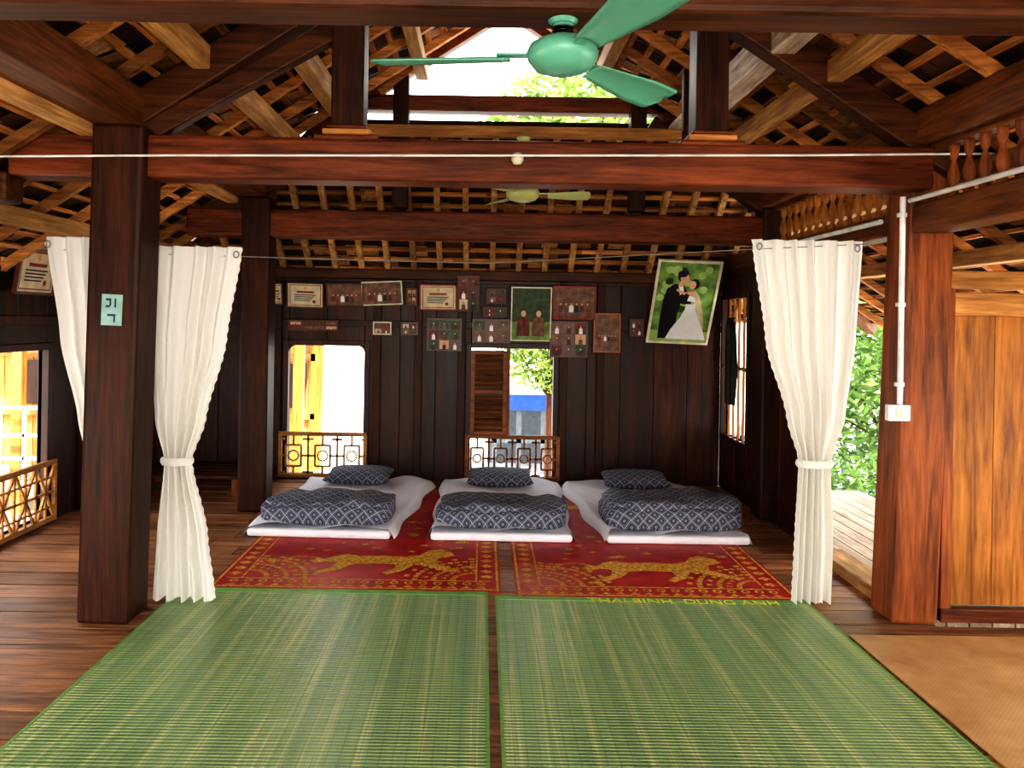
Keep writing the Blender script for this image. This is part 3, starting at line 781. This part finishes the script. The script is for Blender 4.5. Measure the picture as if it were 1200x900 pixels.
def jk(u,v):
    w=.11+.05*math.sin(v*math.pi); return (2.15+.02*math.sin(u*14+v*2),6.95+(u*2-1)*w*(1 if v>.1 else .35+v*6.5),1.55-.75*v)
e=empty('hanging_jacket'); MB().grid(jk,30,30,BLK).obj('cloth',e,smooth=True); MB().cyl((2.17,6.88,1.55),(2.17,7.02,1.55),.006,.006,CHROME).cyl((2.17,6.95,1.55),(2.2,6.95,1.66),.004,.004,CHROME).obj('hanger',e)
mb=MB()
for i in range(5): mb.box(-2.98,-1.95,6.62+i*.13,6.73+i*.13,.14,.17,DARKX)
for x in (-2.9,-2.05):
    for yy in (6.66,7.18): mb.box(x-.03,x+.03,yy-.03,yy+.03,0,.14,REDZ)
mb.obj('low_bench',bevel=.004)

# ---------------------------------------------------------------- outside
GRAV=plain('pale_concrete',(205,200,190),.9,bump=.2,nscale=3)
MB().box(-25,25,-20,35,-1.15,-1.0,GRAV).obj('ground')
mb=MB()
x=-9
while x<-2.3:
    mb.box(x,x+.19,11,11.06,-.6,2.6,YELZ); x+=.2
for x in (-9,-7.4,-5.8,-4.2,-2.3): mb.box(x-.06,x+.06,9.9,10.02,-1.0,2.3,TANZ); mb.box(x-.06,x+.06,10.9,11.0,-1,2.6,TANZ)
mb.box(-9.2,-2.2,9.8,11.1,-.7,-.6,DECKM); mb.box(-9.2,-2.2,9.9,10.0,2.2,2.35,YELZ); mb.box(-9,-2.3,10.9,11.0,.9,1.0,TANX); mb.box(-9,-2.3,10.9,11.0,.1,.18,TANX)
for x in (-2.9,-6.3,-4.9): mb.box(x,x+.45,10.95,10.99,.25,.85,WALLZ)
mb.poly([(-9.8,9.6,2.1),(-2.0,9.6,2.1),(-2.0,13,4.4),(-9.8,13,4.4)],ROOF)
mb.obj('neighbour_house')
mb=MB()
for z in (-.28,0.0,.34): mb.box(-8.9,-3.6,9.72,9.76,z-.02,z+.02,WHITEP)
x=-8.9
while x<-3.6: mb.box(x-.015,x+.015,9.72,9.76,-.6,.34,WHITEP); x+=.3
mb.obj('white_railing')
def tree(name,x,y,zc,rx,ry,rz,n,s,mt,trunk=True,zb=-1.0,seed=1):
    r=random.Random(seed); e=empty(name,(x,y,zb)); mb=MB()
    for i in range(n):
        while True:
            p=Vector((r.uniform(-1,1),r.uniform(-1,1),r.uniform(-1,1)))
            if p.length<1 and p.length>.25: break
        c=Vector((p.x*rx,p.y*ry,p.z*rz+zc-zb)); q=Vector((r.gauss(0,1),r.gauss(0,1),r.gauss(0,.6))).normalized(); k=q.cross(Vector((r.random(),r.random(),r.random()))).normalized()
        L=s*r.uniform(.6,1.3); w=L*.3
        mb.poly([c-q*L,c+k*w,c+q*L,c-k*w],mt)
    mb.obj('foliage',e)
    if trunk:
        mb=MB(); mb.cyl((0,0,0),(0,0,zc-zb),.06*rx/1.5+.03,.03,DARKZ,10)
        for i in range(7):
            t=i*2.4; mb.cyl((0,0,(zc-zb)*.6),(rx*.6*math.cos(t),ry*.6*math.sin(t),zc-zb+rz*.3*math.sin(i)),.025,.010,DARKZ,6)
        mb.obj('trunk',e)
tree('garden_tree',2.1,16,5.3,2.3,1.6,1.35,3800,.14,LEAF2,seed=1)
tree('garden_tree',1.0,12.0,1.25,.85,.6,.85,2400,.09,LEAF2,seed=2)
tree('garden_tree',5.0,9.6,.7,1.2,1.1,1.3,4400,.08,LEAF,seed=3)
tree('garden_bush',3.95,8.0,-.35,.55,.5,.6,1300,.06,LEAF,False,seed=4)
tree('garden_tree',7.5,12.5,1.6,2.6,2.0,1.9,3500,.15,LEAF2,seed=5)
BLUE=plain('blue_sheet',(36,80,180),.5); GREYW=plain('grey_fence',(96,104,110),.8)
mb=MB(); mb.box(.1,1.7,12.9,14.2,.05,.30,BLUE)
for x in (.2,.6,1.0,1.4): mb.box(x-.04,x+.04,13.0,13.08,-1,.05,GREYW)
mb.box(.1,1.7,13.0,13.05,-.5,-.4,GREYW); mb.box(.1,1.7,14.0,14.05,-1,.05,GREYW)
mb.obj('garden_shed')
mb=MB()
x=3.2
while x<9: mb.box(x,x+.05,11.0,11.05,-1,.1,GREYW); x+=.18
mb.box(3.2,9,11.0,11.04,-.1,-.04,GREYW); mb.box(3.2,9,11,11.04,-.8,-.74,GREYW); mb.obj('garden_fence')

# ---------------------------------------------------------------- light
w=bpy.data.worlds.new('World'); S.world=w; w.use_nodes=True
nt=w.node_tree; bg=nt.nodes['Background']
tc=N(nt,'ShaderNodeTexCoord'); sx=N(nt,'ShaderNodeSeparateXYZ'); nt.links.new(tc.outputs['Generated'],sx.inputs[0])
c=ramp(nt,sx.outputs[2],[(0,lin((255,250,240))),(.35,lin((252,252,250))),(1,lin((220,234,255)))])
nt.links.new(c,bg.inputs[0]); bg.inputs[1].default_value=4.3
sl=bpy.data.lights.new('sun','SUN'); sl.energy=11.0; sl.angle=.02; sl.color=(1,.94,.85)
so=bpy.data.objects.new('sun',sl); S.collection.objects.link(so)
dirv=Vector((-.25,.75,-.95)); so.rotation_euler=dirv.to_track_quat('-Z','Y').to_euler()

# ---------------------------------------------------------------- camera
cd=bpy.data.cameras.new('camera'); cam=bpy.data.objects.new('camera',cd); S.collection.objects.link(cam)
cd.sensor_fit='HORIZONTAL'; cd.sensor_width=36; cd.lens=28.0; cd.shift_x=.0275; cd.shift_y=-.0625; cd.clip_start=.05
cam.matrix_world=Matrix.Translation((0,0,1.5)) @ Matrix.Rotation(math.pi/2,4,'X') @ Matrix.Rotation(.016,4,'Z')
S.camera=cam
